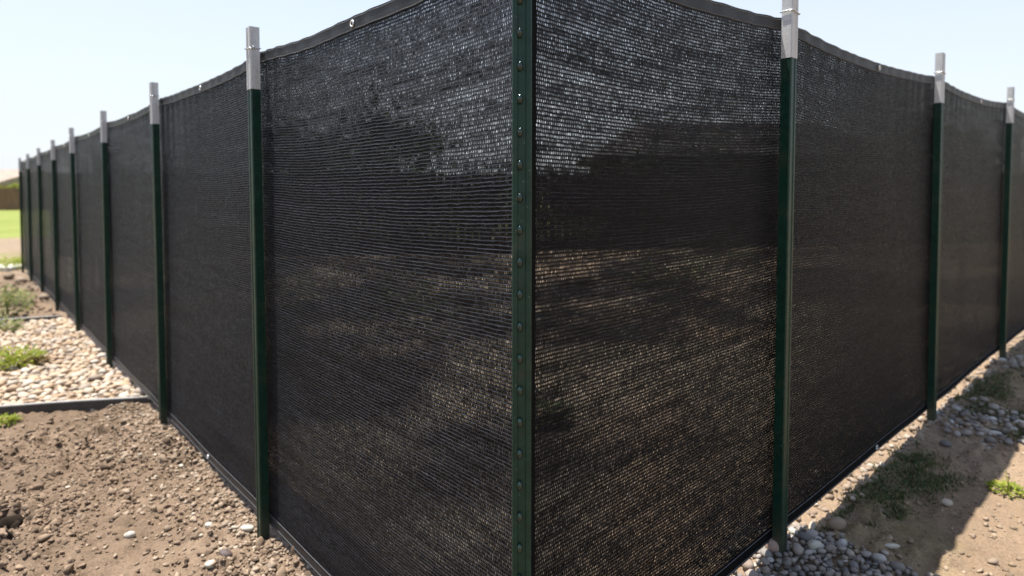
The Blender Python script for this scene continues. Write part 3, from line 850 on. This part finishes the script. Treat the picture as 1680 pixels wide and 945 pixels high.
# ------------------------------------------------------------------ the two screens
def run_screen(name, D, N, stations, send, ztop, zbot, sag, corner_band, label, eyes_top, eyes_bot, seed):
    root = empty(name, (C0[0], C0[1], 0), label, 'privacy screen')
    st = [0.0] + list(stations)
    svals = np.arange(0, send + .001, .02)
    def sagf(s):
        k = np.clip(np.searchsorted(st, s, side='right') - 1, 0, len(st) - 2)
        a = np.array(st)[k]; b = np.array(st)[k + 1]; t = np.clip((s - a) / (b - a), 0, 1)
        return sag * 4 * t * (1 - t) * (b - a) / 1.5, t
    sg, tt = sagf(svals)
    top = ztop(svals) - sg + .003 * fbm(svals * 3, svals * 0, 2, seed); bot = zbot(svals) + .35 * sg * 0 + .006 * fbm(svals * 2.2, svals * 0 + 4, 2, seed + 3)
    nz = 48; fr = np.linspace(0, 1, nz)
    def surf(S_, FR, off):
        Zz = bot_i(S_) + (top_i(S_) - bot_i(S_)) * FR
        k, t = sagf(S_)
        bil = (.010 * np.sin(np.pi * t) * np.sin(np.pi * np.clip(FR, 0, 1)) * (1 + .5 * fbm(S_ * 1.1, FR * 1.5, 2, seed + 9)) + .004 * fbm(S_ * 3.0, FR * 3, 2, seed + 7) * np.sin(np.pi * t) ** .5)
        pk = np.exp(-np.clip(1 - FR, 0, 1) / .07) * (.0016 + .003 * np.abs(2 * t - 1) ** 3) * np.sin(S_ * 58 + 3 * fbm(S_ * 5, S_ * 0 + 2, 2, seed + 21)) * sstep(0, .1, S_)
        oo = off - bil + pk + .0
        return np.stack([D[0] * S_ + N[0] * oo, D[1] * S_ + N[1] * oo, Zz], -1)
    top_i = lambda q: np.interp(q, svals, top); bot_i = lambda q: np.interp(q, svals, bot)
    def sheet(nm, s_arr, f_arr, offs, mat, thick_uv=1.72):
        Vs, Fs, UV = [], [], []
        base = 0
        for off in offs:
            SS, FF = np.meshgrid(s_arr, f_arr)
            P = surf(SS.ravel(), FF.ravel(), off)
            n1, n2 = len(s_arr), len(f_arr)
            ii = np.arange(n1 * n2).reshape(n2, n1) + base
            Fs.append(np.stack([ii[:-1, :-1].ravel(), ii[:-1, 1:].ravel(), ii[1:, 1:].ravel(), ii[1:, :-1].ravel()], 1))
            Vs.append(P); UV.append(np.stack([SS.ravel(), FF.ravel() * thick_uv], 1)); base += n1 * n2
        me = npmesh(nm, np.concatenate(Vs), np.concatenate(Fs)); uvs = np.concatenate(UV)
        l = me.uv_layers.new(name='UVMap'); vi = np.empty(len(me.loops), np.int32); me.loops.foreach_get('vertex_index', vi)
        l.data.foreach_set('uv', uvs[vi].astype(np.float32).ravel())
        return link(nm, me, mat, root, True)
    sheet('mesh_cloth', svals, fr, (0.0, -.0006, -.0012), M_FAB)
    hw = .037 / 1.72
    sheet('top_hem', svals, np.linspace(1 - hw, 1.0008, 4), (.0016, -.0038), M_HEM)
    sheet('bottom_hem', svals, np.linspace(-.0006, hw * 1.1, 4), (.0016, -.0038), M_HEM if seed == 300 else M_BLACKTAPE)  # right run: same tape, its shade put into a blacker colour
    sheet('corner_band', np.linspace(0, corner_band, 4), np.linspace(hw * 1.1, 1 - hw, 30), (.0018, -.0040), M_BLACKTAPE)  # near-black band down the corner end of the cloth
    # stitched seam threads along both hems
    for f0 in (1 - hw * .93, 1 - hw * .12, hw * 1.02, hw * .15):
        P = surf(svals, np.full_like(svals, f0), .0022)
        mb = MB(); mb.tube([tuple(p) for p in P], .0009, 4); mb.build('seam', M_HEM2, root)
    for s, fz in [(e, 1 - hw * .52) for e in eyes_top] + [(e, hw * .5) for e in eyes_bot]:
        p = surf(np.array([s]), np.array([fz]), .004)[0]
        mb = MB(); ring = []
        for k in range(17):
            q = 2 * math.pi * k / 16; ring.append((p[0] + D[0] * math.cos(q) * .008, p[1] + D[1] * math.cos(q) * .008, p[2] + math.sin(q) * .008))
        mb.tube(ring, .0026, 6); mb.build('eyelet', M_BRASS, root, True)
    return root
M_BLACKTAPE = mat_simple('near_black_tape', (.003, .003, .0032), .8, .3, 90, 0, .4, 300, .1)  # blacker tape; gives the right bottom hem its shade by colour
M_HEM2 = mat_simple('grey_seam_thread', (.10, .10, .105), .6, .2, 80)
mid = lambda a, b: (a + b) / 2
def s_at_left(u): y = 1.243 * 936 / (u + 79); return (y - C0[1]) / DL[1]
def s_at_right(u): y = 1.243 * 1113 / (1970 - u); return (y - C0[1]) / DR[1]
run_screen('privacy_screen', DL, NL, SL, L_END + .02, lambda s: 1.803 - .003 * s, lambda s: .062 - .0022 * s, .020, .026,
           'long black knitted mesh screen of the left run, sunlit soil at its foot', [s_at_left(583)] + [mid(a, b) for a, b in zip(SL[:-1], SL[1:])], [s_at_left(335)], 300)
run_screen('privacy_screen', DR, NRM, SR, R_END + .02, lambda s: 1.825 + .0165 * s, lambda s: .147 + .0092 * s, .030, .036,
           'black knitted mesh screen of the right run, its shadow on the dirt beside it', [.5, s_at_right(1435), s_at_right(1603)] + [mid(a, b) for a, b in zip(SR[2:-1], SR[3:])], [2.1], 330)

# ------------------------------------------------------------------ beyond: board fences, shed, trees, houses
def board_fence(name, a, b, hgt, label, wood, bw=.14):
    a = np.array(a, float); b = np.array(b, float); L = np.linalg.norm(b - a); d = (b - a) / L; rz = math.atan2(d[1], d[0])
    z0 = float(gbase(*a)) - .05
    root = empty(name, (a[0], a[1], z0), label, 'fence', None, rz)
    mb = MB(); x = 0
    while x < L:
        h = hgt * R.uniform(.985, 1.01); mb.box((x + bw / 2, -.03, h / 2), (bw - .012, .02, h)); x += bw
    mb.build('boards', wood, root)
    rb = MB()
    for z in (.3, hgt - .3): rb.box((L / 2, 0, z), (L, .04, .09))
    rb.build('rail', wood, root)
    k = 0; 
    while k <= L:
        pb = MB(); pb.box((k, .07, hgt * .5), (.1, .1, hgt * 1.0)); pb.build('post', wood, root); k += 2.4
M_WOODD = mat_wood('dark_stained_boards', (.060, .044, .034))
M_WOODR = mat_wood('reddish_brown_boards', (.17, .095, .062))
board_fence('board_fence', (-9.2, 12.4), (12.5, 12.6), 1.72, 'dark stained board fence behind the yard, seen through the screens', M_WOODD)
board_fence('board_fence', (-62, 42), (-22, 42), 1.55, 'reddish brown board fence far beyond the green lawn', M_WOODR, .16)

def gable(name, x0, x1, y0, y1, eave, ridge, label, wallm, roofm, cat, z0=0.0, hip=0.0, windows=(), chimney=None, over=.35):
    root = empty(name, ((x0 + x1) / 2, (y0 + y1) / 2, z0), label, cat)
    w, d = (x1 - x0) / 2, (y1 - y0) / 2
    mb = MB(); mb.add([(-w,-d,-.3),(w,-d,-.3),(w,d,-.3),(-w,d,-.3),(-w,-d,eave),(w,-d,eave),(w,d,eave),(-w,d,eave)],
                      [(0,1,5,4),(1,2,6,5),(2,3,7,6),(3,0,4,7),(4,5,6,7)])
    mb.build('wall', wallm, root)
    W, D2 = w + over, d + over; e = eave - .02
    rb = MB(); V = [(-W,-D2,e),(W,-D2,e),(W,D2,e),(-W,D2,e),(-W,-D2,e+.12),(W,-D2,e+.12),(W,D2,e+.12),(-W,D2,e+.12),(-W+hip,0,ridge),(W-hip,0,ridge)]
    rb.add(V, [(3,2,1,0),(0,1,5,4),(1,2,6,5),(2,3,7,6),(3,0,4,7),(4,5,9,8),(6,7,8,9),(5,6,9),(7,4,8)])
    rf = rb.build('roof', roofm, root)
    if chimney:
        cb = MB(); cb.box((chimney, .2, ridge + .25), (.7, .7, 1.1)); cb.build('chimney', wallm, rf)
    for (wx, wz, ww, wh) in windows:
        fb = MB(); fb.box((wx, -d - .03, wz), (ww + .16, .08, wh + .16)); fr_ = fb.build('window', M_TRIM, root)
        gb = MB(); gb.box((wx, -d - .075, wz), (ww, .02, wh)); gb.build('pane', M_GLASS, fr_)
M_TRIM = mat_simple('white_trim', (.75, .74, .72), .5, .05)
M_GLASS = mat_simple('dark_window_glass', (.03, .035, .04), .08, .1)
M_STUCCO = mat_simple('tan_stucco', (.42, .33, .24), .9, .1, 3, 0, .2)
M_ROOF = mat_roof()
M_ROOFD = mat_simple('dark_shingles', (.050, .045, .045), .9, .3, 8, 0, .4)
M_SHED = mat_wood('brown_shed_boards', (.075, .055, .042))
gable('garden_shed', 2.35, 9.6, 15.5, 19.0, 1.95, 3.05, 'brown shed with dark hipped roof behind the board fence, seen through the right screen', M_SHED, M_ROOFD, 'shed', .1, 1.5)
gable('ranch_house', -78, -52, 62, 74, 2.0, 3.75, 'low tan house with a brown roof beyond the far board fence', M_STUCCO, M_ROOF, 'house', -.2, 0, [(-8, 1.2, 1.6, 1.0), (-2, 1.2, 1.6, 1.0), (5, 1.2, 2.0, 1.0)], 4.0, .6)
gable('ranch_house', -112, -86, 70, 82, 2.2, 4.1, 'second tan house farther left beyond the far board fence', M_STUCCO, M_ROOF, 'house', -.2, 4, [(-6, 1.3, 1.6, 1.0), (6, 1.3, 1.6, 1.0)], None, .6)

def tree(x, y, h, cr, label, leafm, barkm, n=3800, leaf=.13, trunk_h=.35, name='tree'):
    z = gz(x, y); root = empty(name, (x, y, z), label, 'tree')
    tb = MB(); th = h * trunk_h
    tb.tube([(0, 0, -.2), (.03, 0, th * .5), (.0, .05, th), (.05, .02, h * .7)], [h*.032, h*.026, h*.022, h*.008], 10)
    rs = random.Random(int(abs(x * 100) + y)); cl = []
    for i in range(11):
        a = rs.uniform(0, 6.28); el = rs.uniform(-.2, 1.3); rr = cr * rs.uniform(.35, .8)
        c = Vector((math.cos(a) * math.cos(el) * rr, math.sin(a) * math.cos(el) * rr, th + (h - th) * (.35 + .5 * math.sin(el))))
        cl.append((c, cr * rs.uniform(.28, .5)))
        tb.tube([(0, 0, th * rs.uniform(.7, 1.1)), tuple(c * .5 + Vector((0, 0, th * .45))), tuple(c)], [h*.014, h*.009, h*.003], 6)
    tb.build('trunk', barkm, root, True)
    mb = MB()
    for i in range(n):
        c, r = rs.choice(cl); d = Vector((rs.gauss(0, 1), rs.gauss(0, 1), rs.gauss(0, 1))).normalized() * r * min(1.25, abs(rs.gauss(0, .75)))
        p = c + d; a = Vector((rs.gauss(0, 1), rs.gauss(0, 1), rs.gauss(0, 1))).normalized(); b = a.orthogonal().normalized(); L = leaf * rs.uniform(.6, 1.3)
        mb.add([p - a * L, p + b * L * .45, p + a * L, p - b * L * .45], [(0, 1, 2, 3)])
    tag(mb.build('crown', leafm, root), kind='stuff')
M_BARK = mat_wood('grey_brown_bark', (.10, .075, .055))
M_TREE = mat_leaf('tree_leaf', [(0, (.018, .034, .011)), (.6, (.030, .052, .016)), (1, (.05, .075, .022))])
M_HEDGE = mat_leaf('yellow_green_leaf', [(0, (.16, .19, .03)), (.6, (.24, .26, .05)), (1, (.30, .30, .09))])
tree(-4.6, 14.6, 3.0, 1.8, 'leafy dark tree behind the yard, seen through the left screen near its first post', M_TREE, M_BARK, 1300)
tree(-2.9, 15.4, 3.3, 1.8, 'taller leafy dark tree behind the yard, seen through the middle of the left panel', M_TREE, M_BARK, 1300)
tree(11.8, 17.5, 2.9, 1.6, 'broad dark tree beyond the shed behind the right screen', M_TREE, M_BARK, 3000, .18)
tree(-73, 84, 6.0, 2.6, 'dark tree behind the tan house roof at the left edge', M_TREE, M_BARK, 2500, .4)
tree(-96, 92, 6.4, 3.0, 'dark tree behind the second tan house', M_TREE, M_BARK, 2500, .4)
for i in range(14):
    x = -58 + i * 2.5
    lab = 'rounded yellow green shrub in the row behind the far board fence'
    root = empty('shrub', (x, 48 + R.uniform(-.5, .5), -.1), lab, 'shrub', 'shrubs behind the far board fence')
    mb = MB(); hh = R.uniform(1.75, 2.0)
    for k in range(420):
        d = Vector((R.gauss(0, 1), R.gauss(0, 1), R.gauss(0, 1))).normalized() * R.random() ** .4
        p = Vector((d.x * 1.5, d.y * 1.0, hh * .5 + d.z * hh * .5)); a = Vector((R.gauss(0, 1), R.gauss(0, 1), R.gauss(0, 1))).normalized(); b = a.orthogonal().normalized()
        mb.add([p - a * .2, p + b * .12, p + a * .2, p - b * .12], [(0, 1, 2, 3)])
    tag(mb.build('leaves', M_HEDGE, root), kind='stuff')
spots = [(-8.3, 13.1, 2.3, .8), (-6.9, 13.2, 1.9, .9), (-3.7, 13.0, 2.3, .8), (-2.0, 13.1, 1.9, .7), (-.6, 13.1, 1.75, .6), (1.35, 13.0, 1.9, .8), (2.9, 13.2, 2.35, .9), (4.3, 13.0, 2.5, .8), (6.4, 13.1, 2.2, .9), (8.6, 13.2, 2.1, 1.0)]
ORD = ['leftmost', '2nd', '3rd', '4th', '5th', '6th', '7th', '8th', '9th', 'rightmost']
for i, (x, y, hh, rr) in enumerate(spots):
    lab = 'loose dark shrub behind the dark board fence, %s of ten from the left' % ORD[i] if 0 < i < 9 else '%s of ten loose dark shrubs behind the dark board fence' % ORD[i]
    root = empty('shrub', (x, y, gz(x, y)), lab, 'shrub', 'dark shrubs behind the board fence')
    mb = MB()
    for k in range(620):
        d = Vector((R.gauss(0, .5), R.gauss(0, .4), abs(R.gauss(0, .36))))
        d.x = max(-1.5, min(1.5, d.x)); d.z = min(1.0, d.z)
        p = Vector((d.x * rr, d.y * .5, .15 + hh * (.25 + .75 * d.z) * (1 - .15 * d.x * d.x))); a = Vector((R.gauss(0, 1), R.gauss(0, 1), R.gauss(0, 1))).normalized(); b = a.orthogonal().normalized(); L = R.uniform(.05, .12)
        mb.add([p - a * L, p + b * L * .5, p + a * L, p - b * L * .5], [(0, 1, 2, 3)])
    tag(mb.build('leaves', M_TREE, root), kind='stuff')
    sb = MB()
    for k in range(5): sb.tube([(0, 0, -.05), (R.uniform(-.2, .2) * rr, R.uniform(-.2, .2), hh * .35), (R.uniform(-.6, .6) * rr, R.uniform(-.3, .3), hh * .8)], [.02, .014, .005], 5)
    sb.build('stems', M_BARK, root)
# pale paving at the far end of the left run
pb = MB(); pb.box((0, 0, 0), (5.5, .45, .08)); o = pb.build('kerb', mat_simple('pale_concrete', (.50, .47, .43), .9, .15, 6, 0, .2), None, False, .01)
o.location = (-11.0, 10.35, float(gbase(-9, 10)) + .02); tag(o, kind='structure')

# ------------------------------------------------------------------ light
sun_dir = Vector((-.24, .087, 1.0)).normalized()      # towards the sun
elev = math.asin(sun_dir.z); az = math.atan2(sun_dir.x, sun_dir.y)
w = bpy.data.worlds.new('World'); S.world = w; w.use_nodes = True
nt = w.node_tree; nt.nodes.clear()
sky = nt.nodes.new('ShaderNodeTexSky'); sky.sky_type = 'NISHITA'; sky.sun_disc = False
sky.sun_elevation = elev; sky.sun_rotation = az; sky.altitude = 50; sky.air_density = 1.0; sky.dust_density = 1.0; sky.ozone_density = 1.0
bg = nt.nodes.new('ShaderNodeBackground'); bg.inputs[1].default_value = .12
wo = nt.nodes.new('ShaderNodeOutputWorld')
tc = nt.nodes.new('ShaderNodeTexCoord'); sx = nt.nodes.new('ShaderNodeSeparateXYZ'); nt.links.new(tc.outputs['Generated'], sx.inputs[0])
mr = nt.nodes.new('ShaderNodeMapRange'); mr.interpolation_type = 'SMOOTHSTEP'
for k_, v_ in zip((1, 2, 3, 4), (0.0, .75, .93, .06)): mr.inputs[k_].default_value = v_
nt.links.new(sx.outputs[2], mr.inputs[0])
cn = nt.nodes.new('ShaderNodeTexNoise'); cn.inputs['Scale'].default_value = 2.2; cn.inputs['Detail'].default_value = 5
cmap = nt.nodes.new('ShaderNodeMapping'); cmap.inputs['Scale'].default_value = (1, 1, 4); nt.links.new(tc.outputs['Generated'], cmap.inputs[0]); nt.links.new(cmap.outputs[0], cn.inputs['Vector'])
cmul = nt.nodes.new('ShaderNodeMath'); cmul.operation = 'MULTIPLY_ADD'; cmul.inputs[1].default_value = .25; cmul.inputs[2].default_value = -.125
nt.links.new(cn.outputs[0], cmul.inputs[0])
cadd = nt.nodes.new('ShaderNodeMath'); cadd.operation = 'ADD'; cadd.use_clamp = True; nt.links.new(cmul.outputs[0], cadd.inputs[0]); nt.links.new(mr.outputs[0], cadd.inputs[1])
veil = nt.nodes.new('ShaderNodeMix'); veil.data_type = 'RGBA'; nt.links.new(cadd.outputs[0], veil.inputs[0]); nt.links.new(sky.outputs[0], veil.inputs[6]); veil.inputs[7].default_value = (3.5, 3.68, 3.88, 1)
nt.links.new(veil.outputs[2], bg.inputs[0]); nt.links.new(bg.outputs[0], wo.inputs[0])
sl = bpy.data.lights.new('sun', 'SUN'); sl.energy = 5.0; sl.angle = math.radians(.53); sl.color = (1, .95, .88)
so = bpy.data.objects.new('sun', sl); COL.objects.link(so); so.location = (-4, 3, 12)
so.rotation_euler = sun_dir.to_track_quat('Z', 'Y').to_euler()

# ------------------------------------------------------------------ camera
cam = bpy.data.cameras.new('camera'); co = bpy.data.objects.new('camera', cam); COL.objects.link(co)
co.location = (0, 0, CAMZ); co.rotation_euler = (math.pi / 2 - PITCH, 0, 0)
cam.sensor_width = 36; cam.lens = F / 1680 * 36; cam.shift_x = 0; cam.shift_y = -(472.5 - PY) / 1680
cam.clip_end = 5000; cam.clip_start = .05
cam.dof.use_dof = True; cam.dof.focus_distance = 1.55; cam.dof.aperture_fstop = 2.4
S.camera = co
S.render.resolution_x, S.render.resolution_y = 1024, 576
S.view_settings.view_transform = 'Standard'; S.view_settings.look = 'None'; S.view_settings.gamma = 1
S.view_settings.use_curve_mapping = False; S.view_settings.exposure = 1.1
S.cycles.transparent_max_bounces = 24; S.cycles.max_bounces = 8
S.cycles.use_denoising = True
